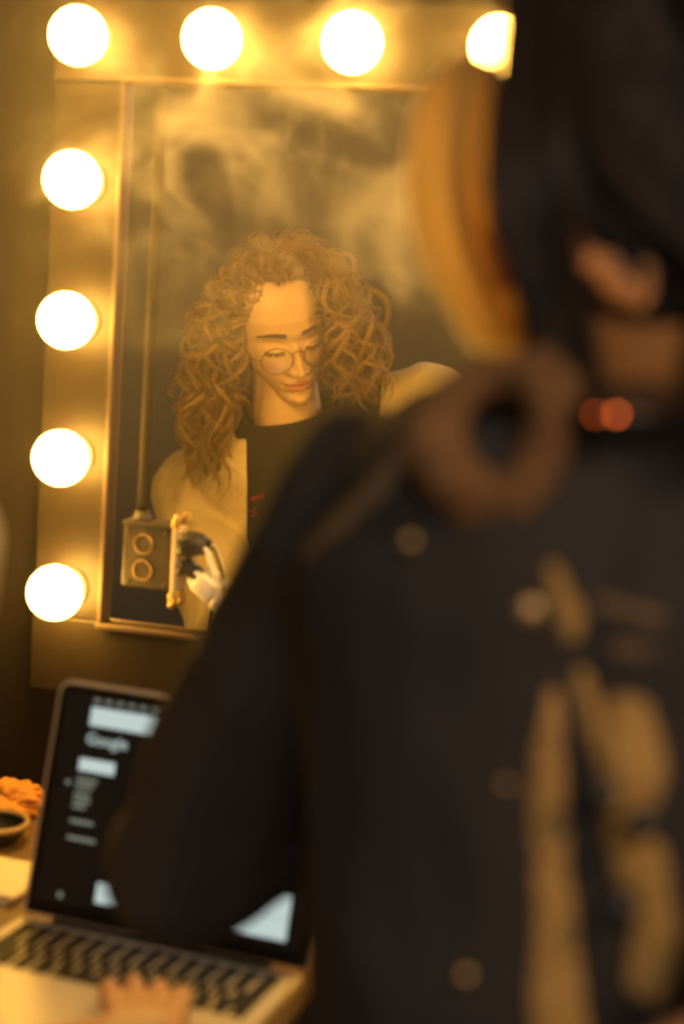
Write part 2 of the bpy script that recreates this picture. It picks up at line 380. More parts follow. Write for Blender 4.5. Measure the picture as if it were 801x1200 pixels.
for n, h, yc in rows:
    y1 = -(yc-h/2); y0 = -(yc+h/2)
    if n == 14: xs = [(.013+i*pitch, .013+(i+1)*pitch) for i in range(14)]
    elif n == 13: xs = [(.013, .013+1.5*pitch)]+[(.013+(1.5+i)*pitch, .013+(2.5+i)*pitch) for i in range(11)]+[(.013+12.5*pitch, .013+14*pitch)]
    elif n == 12: xs = [(.013, .013+2*pitch)]+[(.013+(2+i)*pitch, .013+(3+i)*pitch) for i in range(10)]+[(.013+12*pitch, .013+14*pitch)]
    else: xs = [(.013+q*pitch, .013+w*pitch) for q, w in ((0, 1), (1, 2), (2, 3), (3, 4.2), (4.2, 9), (9, 10.2), (10.2, 11.2), (11.2, 12.2), (12.2, 13.1), (13.1, 14))]
    for x0, x1 in xs: key(x0+.0022, x1-.0022, y0+.0003, y1-.0003)
lbox('trackpad', LW/2-.052, LW/2+.052, -.200, -.126, LT-.0004, LT+.0004, M['alu'], lp, 0)
LEAN = .25; SH = .236
SM = LM @ Matrix.Translation((0, .006, LT+.002)) @ Matrix.Rotation(-LEAN, 4, 'X')   # x right, z up the screen
def slab(name, x0, x1, y0, y1, z0, z1, r, m, parent):           # a plate with rounded upper corners
    pts = [(x0, z0), (x1, z0)]+[(x1-r+r*math.cos(a_), z1-r+r*math.sin(a_)) for a_ in [i/8*PI/2 for i in range(9)]]+[(x0+r-r*math.sin(a_), z1-r+r*math.cos(a_)) for a_ in [i/8*PI/2 for i in range(9)]]
    bm = bmesh.new(); A = [bm.verts.new(SM @ Vector((x, y0, z))) for x, z in pts]; B = [bm.verts.new(SM @ Vector((x, y1, z))) for x, z in pts]
    bm.faces.new(A); bm.faces.new(B[::-1])
    for i in range(len(pts)): bm.faces.new((A[i], B[i], B[(i+1) % len(pts)], A[(i+1) % len(pts)]))
    bmesh.ops.recalc_face_normals(bm, faces=bm.faces[:]); return link(name, bm_mesh(name, bm), m, parent, False)
lid = slab('lid', 0, LW, 0, .0065, 0, SH, .014, M['alu'], lp)
slab('bezel', .0028, LW-.0028, -.0006, .0008, .002, SH-.0042, .011, M['bezel'], lid)
dsp = lbox('display', .011, LW-.011, -.0011, .0002, .016, SH-.012, M['screen_dark'], lid, 0, SM)
def srect(x0, x1, z0, z1, m='screen_white'):                       # fractions of the display, z from its top
    X0, X1, Z1, Z0 = .011, LW-.011, SH-.012, .016
    a_, b2 = X0+(X1-X0)*x0, X0+(X1-X0)*x1; c_, d = Z1-(Z1-Z0)*z0, Z1-(Z1-Z0)*z1
    return lbox('page_block', a_, b2, -.0016, -.0010, d, c_, M[m], lid, 0, SM)
srect(.105, .40, .055, .145)
for i in range(6): srect(.11+i*.045, .135+i*.045, .015, .03, 'screen_grey')
srect(.09, .23, .305, .365)
srect(.365, .385, .19, .23)
for k, (z, w) in enumerate([(.40, .08), (.43, .07), (.47, .06), (.50, .065), (.53, .05), (.60, .09), (.68, .11)]):
    srect(.09, .09+w, z, z+.014, 'screen_grey')
srect(.05, .065, .42, .44, 'screen_grey')
srect(.235, .955, .87, .965); srect(.74, .955, .76, .868); srect(.09, .105, .95, .975, 'screen_grey')
fc = bpy.data.curves.new('page_word', 'FONT'); fc.body = 'Google'; fc.size = .0155; fc.extrude = .0002
fo = bpy.data.objects.new('page_word', fc); C.objects.link(fo); fc.materials.append(M['screen_white'])
fo.matrix_world = SM @ Matrix.Translation((.040, -.0014, SH-.012-.0485)) @ Matrix.Rotation(PI/2, 4, 'X')
bpy.context.view_layer.update(); wm = bpy.data.meshes.new_from_object(fo.evaluated_get(bpy.context.evaluated_depsgraph_get())); wm.transform(fo.matrix_world)
bpy.data.objects.remove(fo); wm.materials.clear(); link('page_word', wm, M['screen_white'], lid, False)

# ------------------------------------------------------------ things left of the laptop
def crumple(px, py, z, r, sc):
    bm = bmesh.new(); bmesh.ops.create_icosphere(bm, subdivisions=5, radius=1)
    for v in bm.verts:
        p = v.co.copy(); n = noise.noise(p*1.7+Vector((3, 1, 0)))*.5+abs(noise.noise(p*3.1))*.55; v.co = p*(1+.55*n)
        v.co = Vector((v.co.x*r[0], v.co.y*r[1], max(v.co.z, -.6)*r[2]))
    c = atz(px, py, z); 
    for v in bm.verts: v.co += c+Vector((0, 0, r[2]*.62))
    return bm
tag(link('paper_napkin', bm_mesh('n', crumple(8, 950, TZ, (.048, .034, .022), 1)), M['napkin'], None, False), 'crumpled orange paper napkin on the table left of the laptop', 'napkin')
c = atz(-8, 985, TZ)
bw = thing('bowl', c, 'small dark bowl with a tan rim at the left edge of the table', 'bowl')
lathe('bowl_body', [(0, .0), (.026, 0), (.036, .012), (.040, .022), (.037, .022), (.033, .013), (.022, .005), (0, .004)], M['black'], bw, Matrix.Translation(c))
tube('bowl_rim', [c+Vector((.0385*math.cos(i/40*2*PI), .0385*math.sin(i/40*2*PI), .0225)) for i in range(40)], .0035, M['rim'], bw, 10, True)
bm = bmesh.new(); c = atz(-25, 1026, TZ+.006)
for k in range(5): box_bm(bm, -.07, .062+.0015*k, -.05, .05, .0022*k-.006, .0022*k-.0042, 0, Matrix.Translation(c) @ Matrix.Rotation(-.10+.02*k, 4, 'Z'))
tag(link('note_pad', bm_mesh('np', bm), M['paper'], None, False), 'thin stack of white paper lying on the table at the left edge, beside the laptop', 'paper')

# ------------------------------------------------------------ heads
SKIN = (.80, .55, .34); LIP = (.66, .24, .15)
def interp(tab, z):
    zs = [t[0] for t in tab]; return np.interp(z, zs, [t[1] for t in tab])
def G(x, s): return np.exp(-(x/s)**2)
def head_mesh(ears=True):
    """x sideways, y out of the face, z up; eyes at z = 0"""
    zs = np.concatenate([np.linspace(-.117, -.1, 16), np.linspace(-.099, .1, 190), np.linspace(.101, .1265, 26)])
    NA = 220; ph = np.linspace(0, 2*PI, NA, endpoint=False)
    w = interp([(-.117, .004), (-.112, .020), (-.104, .031), (-.09, .041), (-.07, .052), (-.045, .0615), (-.02, .067), (.01, .070), (.04, .0735), (.07, .070), (.09, .060), (.105, .047), (.118, .028), (.1265, .002)], zs)
    yf = interp([(-.117, .052), (-.112, .068), (-.104, .078), (-.093, .083), (-.08, .080), (-.068, .084), (-.055, .086), (-.04, .084), (-.02, .082), (0, .0815), (.018, .0850), (.04, .0860), (.06, .0800), (.08, .066), (.1, .042), (.115, .015), (.1265, -.018)], zs)
    yb = interp([(-.117, .045), (-.112, .030), (-.1, .008), (-.085, -.015), (-.06, -.040), (-.04, -.070), (-.02, -.088), (.01, -.103), (.05, -.106), (.08, -.094), (.1, -.073), (.115, -.048), (.1265, -.022)], zs)
    K = np.exp(-np.linspace(-2, 2, 9)**2); K /= K.sum()
    sm = lambda a: np.convolve(np.pad(a, 4, mode='edge'), K, 'valid')
    w, yf, yb = sm(w), sm(yf), sm(yb)
    Z, P = np.meshgrid(zs, ph, indexing='ij'); Wd = w[:, None]; ym = (-.012+0*zs)[:, None]
    ym = np.clip(ym, yb[:, None]+.001, yf[:, None]-.001)
    s, c = np.sin(P), np.cos(P)
    ex = .86
    X = Wd*np.sign(s)*np.abs(s)**ex
    front = c > 0
    jaw = np.clip((-.03-Z)/.06, 0, 1)
    Y = np.where(front, ym+(yf[:, None]-ym)*np.abs(c)**(.78+.35*jaw), ym-(ym-yb[:, None])*np.abs(c)**.85)
    F = np.clip(c, 0, 1)**.5
    x, z = X, Z; ax = np.abs(x); D = np.zeros_like(X)
    # eye sockets, lids, brow
    D += -.0125*G(ax-.030, .017)*G(z-.001, .0115)
    D += .0095*G(ax-.031, .0120)*G(z+.004, .0085)
    D += -.0022*G(ax-.031, .013)*G(z+.0145, .0028)
    D += -.0020*G(ax-.031, .012)*G(z-.0065, .0018)
    D += .0042*G(ax-.030, .016)*G(z-.0175, .0065)
    D += -.004*G(x, .012)*G(z-.006, .010)
    # nose
    t = np.clip((.008-z)/.045, 0, 1); hz = np.where(z < .008, .004+.0215*t**1.15, .004*G(z-.008, .012))
    hz *= 1/(1+np.exp(-(z+.0455)/.0016)); wd = .0072+.0058*t**2
    D += hz*G(x, wd)**1.0*1.0
    D += .0045*G(x, .0085)*G(z+.036, .008)
    D += .0095*G(ax-.0138, .0058)*G(z+.0385, .0072)
    D += -.0045*G(ax-.0068, .0035)*G(z+.0475, .0028)
    # cheeks, mouth
    D += .0045*G(ax-.044, .016)*G(z+.024, .016)
    D += -.003*G(ax-.040, .015)*G(z+.060, .020)
    D += -.0016*G(x, .0030)*G(z+.0535, .005)
    D += .0035*G(x, .026)*G(z+.064, .016)
    mw = 1/(1+np.exp((ax-.0225)/.0022))
    zc = -.0655-.10*ax**1.0*0+(-1.5)*(ax**2)*0
    D += .0048*mw*G(z+.0603, .0042)*(1-.25*G(x, .004))
    D += .0062*G(x, .017)*G(z+.0715, .0048)
    D += -.0042*mw*G(z+.0655, .0014)
    D += -.0030*G(ax-.025, .004)*G(z+.0655, .005)
    D += -.0045*G(x, .018)*G(z+.082, .0055)
    D += .0050*G(x, .015)*G(z+.098, .010)
    Y = Y+D*F
    # colours
    col = np.ones(X.shape+(4,)); col[..., :3] = SKIN
    def mixc(mask, cc):
        mask = np.clip(mask*F, 0, 1)[..., None]; col[..., :3] = col[..., :3]*(1-mask)+np.array(cc)*mask
    shape = 1/(1+np.exp((ax-.0245)/.0012))
    up = (z > -.0655) & (z < -.0655+.0085*(1-(ax/.026)**2)+.001); lo = (z <= -.0655) & (z > -.0655-.0105*(1-(ax/.025)**2))
    mixc(np.where((up | lo) & (ax < .0255), .85, 0)*front, LIP)
    mixc(.6*mw*G(z+.0655, .0011)*front, (.16, .04, .03))
    lid = -.0105+.9*(ax-.031)**2*8
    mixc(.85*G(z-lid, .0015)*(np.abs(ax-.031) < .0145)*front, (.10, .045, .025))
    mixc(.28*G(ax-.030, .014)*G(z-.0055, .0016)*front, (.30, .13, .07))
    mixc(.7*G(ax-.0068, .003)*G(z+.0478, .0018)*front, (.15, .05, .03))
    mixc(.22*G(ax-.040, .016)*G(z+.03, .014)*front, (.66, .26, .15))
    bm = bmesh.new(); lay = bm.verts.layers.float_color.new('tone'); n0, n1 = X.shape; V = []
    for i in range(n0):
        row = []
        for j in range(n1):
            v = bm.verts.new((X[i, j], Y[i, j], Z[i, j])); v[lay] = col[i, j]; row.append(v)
        V.append(row)
    for i in range(n0-1):
        for j in range(n1): bm.faces.new((V[i][j], V[i+1][j], V[i+1][(j+1) % n1], V[i][(j+1) % n1]))
    bm.faces.new(V[0]); bm.faces.new(V[-1][::-1])
    bmesh.ops.recalc_face_normals(bm, faces=bm.faces[:])
    if ears:
        for s_ in (-1, 1):
            e = bmesh.new(); ellip_bm(e, (0, 0, 0), (.007, .015, .029))
            pts = [Vector((.006*math.sin(a_*.5), -.001-.0165*math.cos(a_)*.95, .030*math.sin(a_))) for a_ in [(-.55*PI)+i/20*1.55*PI for i in range(21)]]
            tube_bm(e, [Vector((.004+.004, -p.y*-1, p.z)) for p in pts], .0042, 8)
            me = remesh(e, .0018, 4)
            Rm = Matrix.Translation((s_*.0755, -.012, -.006)) @ Matrix.Rotation(s_*-.35, 4, 'Z') @ Matrix.Rotation(-.15, 4, 'X') @ Matrix.Diagonal((s_, 1, 1, 1))
            me.transform(Rm)
            if s_ < 0: me.flip_normals()
            set_tone(me, np.tile((*SKIN, 1), (len(me.vertices), 1)))
            bm.from_mesh(me)
    return bm_mesh('head', bm)
def basis(f0, theta, rho):
    """a head frame from a level facing direction, a downward pitch and a roll"""
    f0 = Vector(f0).normalized(); z = Vector((0, 0, 1))
    f = f0*math.cos(theta)-z*math.sin(theta); u = z*math.cos(theta)+f0*math.sin(theta); l = f.cross(u)
    u2 = u*math.cos(rho)+l*math.sin(rho); x = f.cross(u2)
    return Matrix(((x.x, f.x, u2.x), (x.y, f.y, u2.y), (x.z, f.z, u2.z)))
def plain_skin(me, col=SKIN): set_tone(me, np.tile((*col, 1), (len(me.vertices), 1))); return me
def hand_bm(bm, wrist, fdir, pnorm, curl=.5, side=1, sc=1.0):
    """palm, four fingers and a thumb; fdir wrist to fingers, pnorm out of the back of the hand"""
    f = fdir.normalized(); n = (pnorm-f*pnorm.dot(f)).normalized(); s = f.cross(n)*side
    P = lambda a, b, c: wrist+(f*a+s*b+n*c)*sc
    for k, b in enumerate((-.030, -.010, .010, .029)):
        capsule_bm(bm, P(.008, b*.55, 0), P(.082-.004*abs(k-1), b, .002), .0165*sc, .0105*sc, 14)
    for k, (b, L_, cu) in enumerate(((-.030, (.040, .024, .020), 1), (-.010, (.045, .028, .022), .9), (.010, (.042, .026, .021), 1), (.029, (.033, .020, .018), 1.15))):
        p = P(.082-.004*abs(k-1), b, .002); a_ = curl*cu*.45; sp_ = b*3.0
        for q, l in enumerate(L_):
            d = (f*math.cos(a_)-n*math.sin(a_)+s*sp_).normalized(); e = p+d*l*sc
            capsule_bm(bm, p, e, (.0092-.0009*q)*sc, (.0085-.0010*q)*sc, 14); p = e; a_ += curl*cu*(.75 if q == 0 else .45); sp_ *= .5
    p = P(.018, -.022, -.006)
    for q, (l, dd) in enumerate(((.040, (.62, -.70, -.30)), (.032, (.85, -.42, -.35)), (.026, (.93, -.15, -.38)))):
        d = (f*dd[0]+s*dd[1]+n*dd[2]).normalized(); e = p+d*l*sc; capsule_bm(bm, p, e, (.0135-.002*q)*sc, (.0115-.002*q)*sc, 14); p = e

def fold(scale, amp, seed=0):
    o = Vector((seed, seed*.7, 0))
    def f(p):
        q = p*scale+o; a_ = noise.noise(q); return amp*(a_+.5*noise.noise(q*2.3)-abs(noise.noise(q*1.3+Vector((9, 2, 4))))*1.1)
    return f

# ------------------------------------------------------------ the curly haired man (he stands left of the frame; the mirror shows him)
# All his points are first placed where the mirror shows them (y > 0) and then moved to the room side (y < 0).
def V(px, py, y): return aty(px, py, y)
HS = 1.05
MB = basis((math.sin(math.radians(34)), -math.cos(math.radians(34)), 0), math.radians(22), math.radians(16))
eyes = V(345, 405, .68); MO = eyes-(MB @ Vector((0, .083, 0)))*HS
MH = Matrix.Translation(MO) @ MB.to_4x4() @ Matrix.Scale(HS, 4)
hm = head_mesh(); hm.transform(MH)
man = thing('person', (0.08, -.85, 0), 'person in a cream fleece jacket with long curly hair, looking down', 'person')
nb = V(338, 517, .815)
shl, shr = V(228, 580, .86), V(500, 478, .85)
hips = Vector((.10, 1.04, ZO-1.08)); chest = (shl+shr)/2+Vector((0, .01, -.06))
RR = lambda P: Vector((P.x, -P.y, P.z))
hand_r = RR(atz(168, 1215, TZ+.035)); elb_r = Vector((.22, .935, ZO-.84)); 
hand_l = Vector((.02, .50, TZ+.03)); elb_l = V(262, 712, .72)
bm = bmesh.new()
nk = MH @ Vector((0, -.035, -.055)); nk2 = MH @ Vector((0, .012, -.075))
capsule_bm(bm, nb+Vector((0, .015, -.01)), nk, .062, .050); capsule_bm(bm, nb+Vector((0, -.01, -.01)), nk2, .055, .042)
capsule_bm(bm, nb+Vector((0, .02, -.03)), chest+Vector((0, .03, 0)), .04, .075); capsule_bm(bm, chest+Vector((0, .03, 0)), hips, .075, .10)
chain(bm, [nb+Vector((0, .02, -.045)), shl, elb_l, hand_l+Vector((0, .05, 0))], [.04, .04, .036, .026])
chain(bm, [nb+Vector((.0, .02, -.045)), shr, elb_r, hand_r], [.04, .04, .036, .026])
bs = remesh(bm, .0045, 10); plain_skin(bs, SKIN)
bm = bmesh.new()
fd = (RR(atz(172, 1150, TZ+.035))-hand_r)
hand_bm(bm, hand_r-fd.normalized()*.012, fd+Vector((0, 0, .004)), Vector((0, 0, 1)), .62, -1)
capsule_bm(bm, hand_r.lerp(elb_r, .25), hand_r, .029, .024)
hand_bm(bm, hand_l+Vector((0, .05, 0)), Vector((.3, -1, -.1)), Vector((0, 0, 1)), .6, 1)
hs = remesh(bm, .0022, 4); plain_skin(hs, (.70, .43, .24))
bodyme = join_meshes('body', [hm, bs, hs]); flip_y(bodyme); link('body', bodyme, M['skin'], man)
# t-shirt
bm = bmesh.new()
capsule_bm(bm, chest+Vector((-.06, 0, .03)), hips, .118, .15); capsule_bm(bm, chest+Vector((.06, 0, .03)), hips, .118, .15)
capsule_bm(bm, nb+Vector((0, .02, -.05)), chest, .085, .13)
chain(bm, [nb+Vector((0, .01, -.045)), nb+(nk-nb).normalized()*.04], [.086, .078]); chain(bm, [nb+Vector((0, .01, -.045)), shl, shl.lerp(elb_l, .5)], [.07, .064, .058]); chain(bm, [nb+Vector((0, .01, -.040)), shr, shr.lerp(elb_r, .5)], [.078, .064, .058])
tee = remesh(bm, .006, 10, fold(9, .004)); 
bmt = bmesh.new(); bmt.from_mesh(tee)                                 # neckline
axn = (nk-nb).normalized()
cn = axn-Vector((0, .25, 0)); cpt = nb+axn*.056
bmesh.ops.bisect_plane(bmt, geom=bmt.verts[:]+bmt.edges[:]+bmt.faces[:], plane_co=cpt, plane_no=cn.normalized())
dl = [v for v in bmt.verts if (v.co-cpt).dot(cn) > 1e-5 and (v.co-nb).cross(axn).length < .085]
bmesh.ops.delete(bmt, geom=dl, context='VERTS'); tee = bm_mesh('tee', bmt); flip_y(tee); link('t_shirt', tee, M['tee'], man)
tee_bvh = None
# fleece jacket, open in front
bm = bmesh.new()
capsule_bm(bm, chest+Vector((-.075, .01, .02)), hips+Vector((-.02, 0, 0)), .135, .175); capsule_bm(bm, chest+Vector((.075, .01, .02)), hips+Vector((.02, 0, 0)), .135, .175)
chain(bm, [nb+Vector((-.02, .04, -.03)), shl+Vector((0, .01, -.0)), elb_l, hand_l+Vector((-.01, .10, .01))], [.072, .076, .072, .045])
chain(bm, [nb+Vector((.02, .04, -.02)), shr, shr.lerp(elb_r, .35), elb_r, elb_r.lerp(hand_r, .45)], [.072, .070, .076, .062, .046])
jk = remesh(bm, .006, 8, fold(11, .006, 4))
bmt = bmesh.new(); bmt.from_mesh(jk); dl = []
for a_, b2 in (((287, 400), (291, 800)), ((452, 400), (430, 700))):     # clean front edges
    bmesh.ops.bisect_plane(bmt, geom=bmt.verts[:]+bmt.edges[:]+bmt.faces[:], plane_co=CAM, plane_no=ray(*a_).cross(ray(*b2)).normalized())
for v in bmt.verts:
    px, py = pj(v.co); fr = v.co.y < chest.y+.02
    e0 = 287+(py-400)*.01+.4
    if fr and e0 < px < 451.6-(py-400)*.0733 and py > 380: dl.append(v)
    elif (v.co-nb).dot(axn) > .015 and (v.co-nb).cross(axn).length < .09: dl.append(v)
bmesh.ops.delete(bmt, geom=dl, context='VERTS'); jk = bm_mesh('jacket', bmt); flip_y(jk)
jo = link('fleece_jacket', jk, M['fleece'], man); md = jo.modifiers.new('s', 'SOLIDIFY'); md.thickness = .007; md.offset = 1
tag(jo, 'cream fleece jacket, open', None)
# small print on the shirt
bm = bmesh.new(); bvh = None
dgt = [v.co for v in tee.vertices]
tb2 = BVHTree.FromPolygons([Vector((c.x, -c.y, c.z)) for c in dgt], [list(p.vertices) for p in tee.polygons])
def on_tee(px, py, off=.0012):
    h = tb2.ray_cast(CAM, ray(px, py).normalized()); return (h[0]-ray(px, py).normalized()*off) if h[0] else V(px, py, .65)
segs = [((292, 588), (295, 582)), ((295, 582), (298, 587)), ((293, 586), (297, 585)), ((299, 586), (299, 581)), ((299, 581), (303, 585)), ((303, 585), (303, 580)), ((308, 578), (305, 580)), ((305, 580), (308, 582)), ((308, 582), (305, 584)),
        ((291, 600), (300, 596)), ((292, 606), (302, 602)), ((296, 597), (297, 606))]
for s0, s1 in segs: tube_bm(bm, [on_tee(*s0), on_tee(*s1)], .0008, 6)
me = bm_mesh('print', bm); flip_y(me); link('shirt_print', me, M['tee_red'], man)
# trousers and shoes
bm = bmesh.new(); kl, kr = Vector((-.16, .50, .56)), Vector((.12, .52, .56))
capsule_bm(bm, hips+Vector((-.08, 0, 0)), hips+Vector((.08, 0, 0)), .13, .13)
chain(bm, [hips+Vector((-.08, 0, 0)), kl, kl+Vector((0, .08, -.45))], [.10, .075, .055]); chain(bm, [hips+Vector((.08, 0, 0)), kr, kr+Vector((0, .08, -.45))], [.10, .075, .055])
me = flip_y(remesh(bm, .010, 8)); link('trousers', me, M['trousers'], man)
for k_ in (kl, kr):
    bm = bmesh.new(); f_ = k_+Vector((0, .08, -k_.z+.045)); capsule_bm(bm, f_+Vector((0, .03, 0)), f_+Vector((0, -.12, -.01)), .043, .036)
    for v in bm.verts: v.co.z = max(v.co.z, .004)
    link('shoe', flip_y(remesh(bm, .005, 4)), M['shoe'], man)
# stool he sits on
st = thing('stool', (.02, -.96, 0), 'round black stool under the person in the cream jacket', 'stool')
lathe('seat', [(0, .455), (.15, .455), (.165, .47), (.165, .487), (.15, .50), (0, .502)], M['black'], st, Matrix.Translation((.02, -.97, -.045)))
for a_ in (.8, 2.37, 3.94, 5.5): tube('leg', [(.02+.11*math.cos(a_), -.97+.11*math.sin(a_), .42), (.02+.19*math.cos(a_), -.97+.19*math.sin(a_), 0.0)], .011, M['steel'], st)

# curly hair
def bez(P, t):
    t = t[:, None]; a_, b2, c_, d = [np.array(p) for p in P]; return (1-t)**3*a_+3*(1-t)**2*t*b2+3*(1-t)*t*t*c_+t**3*d
def curl_locks(guides, per, K, amp, wl, rad):
    out = []
    for P in guides:
        t = np.linspace(0, 1, K); g = bez(P, t); ln = np.linalg.norm(np.diff(g, axis=0), axis=1).sum()
        T = np.gradient(g, axis=0); T /= np.linalg.norm(T, axis=1)[:, None]+1e-9
        ref = np.array([.3, .9, .2]); U = np.cross(T, ref); U /= np.linalg.norm(U, axis=1)[:, None]+1e-9; Wv = np.cross(T, U)
        w_ = wl*rng.uniform(.75, 1.3); ph0 = rng.uniform(0, 2*PI); sg = rng.choice([-1, 1]); A = amp*rng.uniform(.6, 1.25)
        wob = rng.normal(0, .006, 3)
        for s_ in range(per):
            loose = 1 if s_ % 9 else 2.4
            ph = ph0+rng.normal(0, .07*loose); off = rng.normal(0, rad*loose, 2); am = A*np.clip(t*2.6, .08, 1)*(1+rng.normal(0, .07*loose))
            an = sg*2*PI*t*ln/w_+ph+.5*np.sin(t*5+wob[0]*300)
            spread = (.35+.65*np.clip(t*2, 0, 1))
            q = g+U*(am*np.cos(an)+off[0]*spread)[:, None]+Wv*(am*np.sin(an)+off[1]*spread)[:, None]
            e = 1-.12*abs(rng.normal())                       # uneven ends
            ii = np.linspace(0, (K-1)*max(e, .6), K); q = np.stack([np.interp(ii, np.arange(K), q[:, k]) for k in range(3)], 1)
            out.append(q)
    return np.array(out)
def scalp(az, el, r=1.0):                                   # a point on the head, head frame: az 0 = face, el up
    d = Vector((math.sin(az)*math.cos(el)*.077, math.cos(az)*math.cos(el)*.098-.010, .030+math.sin(el)*.099))
    return MH @ (d*r)
guides = []
up = Vector((0, 0, 1))
def add(n, rootf, midf, tipf):
    for _ in range(n):
        r = rootf(); m_ = midf(); t = tipf(); nrm = (r-(MH @ Vector((0, -.01, .03)))).normalized()
        guides.append((r, r+nrm*rng.uniform(.022, .04)+(m_-r)*.25+up*.006, m_, t))
U_ = rng.uniform
# viewer's left side (his left)
lx = 1                                                      # head x is the viewer's left
add(44, lambda: scalp(U_(.55, 1.5), U_(.45, 1.25)), lambda: V(U_(212, 262), U_(365, 430), U_(0.66, 0.78)), lambda: V(U_(212, 280), U_(530, 604), U_(0.70, 0.80)))
add(28, lambda: scalp(U_(.9, 2.0), U_(.2, .9)), lambda: V(U_(205, 240), U_(380, 440), U_(0.70, 0.82)), lambda: V(U_(205, 262), U_(470, 560), U_(0.70, 0.82)))
add(15, lambda: scalp(U_(.62, 1.3), U_(.5, .95)), lambda: V(U_(250, 272), U_(385, 430), U_(0.65, 0.71)), lambda: V(U_(255, 284), U_(430, 530), U_(0.68, 0.76)))
# viewer's right side
add(42, lambda: scalp(-U_(.45, 1.5), U_(.45, 1.25)), lambda: V(U_(400, 452), U_(330, 400), U_(0.64, 0.76)), lambda: V(U_(396, 456), U_(420, 482), U_(0.65, 0.78)))
add(16, lambda: scalp(-U_(.55, 1.1), U_(.45, .95)), lambda: V(U_(388, 410), U_(350, 400), U_(0.63, 0.68)), lambda: V(U_(384, 412), U_(430, 480), U_(0.64, 0.72)))
add(20, lambda: scalp(-U_(1.1, 2.3), U_(.1, .9)), lambda: V(U_(420, 455), U_(350, 420), U_(0.74, 0.86)), lambda: V(U_(415, 462), U_(440, 500), U_(0.76, 0.88)))
# back
add(48, lambda: scalp(U_(2.0, 4.3), U_(-.1, 1.45)), lambda: V(U_(250, 400), U_(360, 420), U_(0.84, 0.90)), lambda: V(U_(240, 420), U_(480, 540), U_(0.88, 0.96)))
arr = curl_locks(guides, 30, 80, .0165, .066, .0013)
guides = []
# the swept-up top that parts over the forehead
for _ in range(70):
    az = U_(-.72, .78); s_ = 1 if az > .05 else -1
    r = scalp(az, U_(.70, 1.35)); pxr, pyr = pj(r)
    tip = V(U_(232, 275), U_(350, 400), U_(.66, .74)) if s_ > 0 else V(U_(395, 438), U_(330, 385), U_(.64, .72))
    m_ = V(pxr+(-22 if s_ > 0 else 22)+U_(-8, 8), pyr-U_(14, 34), U_(.66, .74))
    guides.append((r, r+(MB @ Vector((0, .012, .035)))*U_(.7, 1.3), m_, tip))
arr2 = curl_locks(guides, 34, 80, .0055, .07, .0032)
allh = np.concatenate([arr, arr2]); allh[:, :, 1] *= -1
lk_ = np.concatenate([np.repeat(rng.uniform(0, 1, len(arr)//30), 30), np.repeat(rng.uniform(.2, .8, len(arr2)//34), 34)])
strands('curly_hair', allh, .00060, M['hair_curly'], man, lock=lk_)
bm = bmesh.new(); ellip_bm(bm, (0, -.016, .036), (.0815, .100, .097))
bmesh.ops.delete(bm, geom=[v for v in bm.verts if v.co.y > .030+max(0, v.co.z-.075)*1.6 or v.co.z < -.05], context='VERTS')
bm.transform(MH); me = flip_y(bm_mesh('scalp', bm)); link('hair_base', me, M['scalp'], man)
# eyebrows and lashes
def face_pt(x, z, off=.0): return None
hb = BVHTree.FromPolygons([v.co.copy() for v in hm.vertices], [list(p.vertices) for p in hm.polygons])
fdir = MB @ Vector((0, 1, 0))
def fpt(x, z, off):
    o = MH @ Vector((x, .2, z)); h = hb.ray_cast(o, -fdir); return (h[0] if h[0] else MH @ Vector((x, .08, z)))+fdir*off
br = []
for s_ in (-1, 1):
    for k in range(480):
        u = U_(0, 1); x = s_*(.011+.038*u); z = .0180+.0070*math.sin(u*PI*.80)-.005*u+U_(-.0042, .0036)*(1-.6*u)
        a_ = fpt(x, z, .0003); b2 = fpt(x+s_*.006, z+.0028*(1-1.4*u), .0014); br.append([a_, a_.lerp(b2, .5)+fdir*.0006, b2])
    for k in range(60):
        u = U_(-1, 1); x = s_*(.031+.0135*u); z = -.0105+7.2*(.0135*u)**2
        a_ = fpt(x, z, .0); b2 = fpt(x+s_*.002*u, z-.004, .006); br.append([a_, a_.lerp(b2, .5), b2])
br = np.array([[tuple(p) for p in s] for s in br]); br[:, :, 1] *= -1
strands('eyebrows', br, .00026, M['hair_curly'], man)
# round wire glasses
gp = RR(MH @ Vector((0, .1, -.012)))
gs = thing('eyeglasses', gp, 'thin round wire eyeglasses worn by the person in the mirror', 'eyeglasses')
def gl_pt(x, z, y): p = MH @ Vector((x, y, z)); return RR(p)
for s_ in (-1, 1):
    yb_ = .0965
    ring = [gl_pt(s_*.0325+.0235*math.cos(t), -.0145+.0215*math.sin(t), yb_-2.4*(s_*.0325+.0235*math.cos(t))**2) for t in [i/48*2*PI for i in range(48)]]
    tube('rim', ring, .00075, M['wire'], gs, 8, True)
    bm = bmesh.new(); vs = [bm.verts.new(p) for p in ring]; bm.faces.new(vs); link('lens', bm_mesh('lens', bm), M['lens'], gs)
    tube('temple', smooth_path([gl_pt(s_*.0555, -.010, .0885), gl_pt(s_*.067, -.008, .080), gl_pt(s_*.074, -.002, .03), gl_pt(s_*.077, 0, -.01), gl_pt(s_*.076, -.02, -.03)], 5), .0008, M['wire'], gs, 6)
tube('bridge', smooth_path([gl_pt(-.0098, -.008, .0965), gl_pt(-.005, -.003, .098), gl_pt(.005, -.003, .098), gl_pt(.0098, -.008, .0965)], 5), .0008, M['wire'], gs, 6)

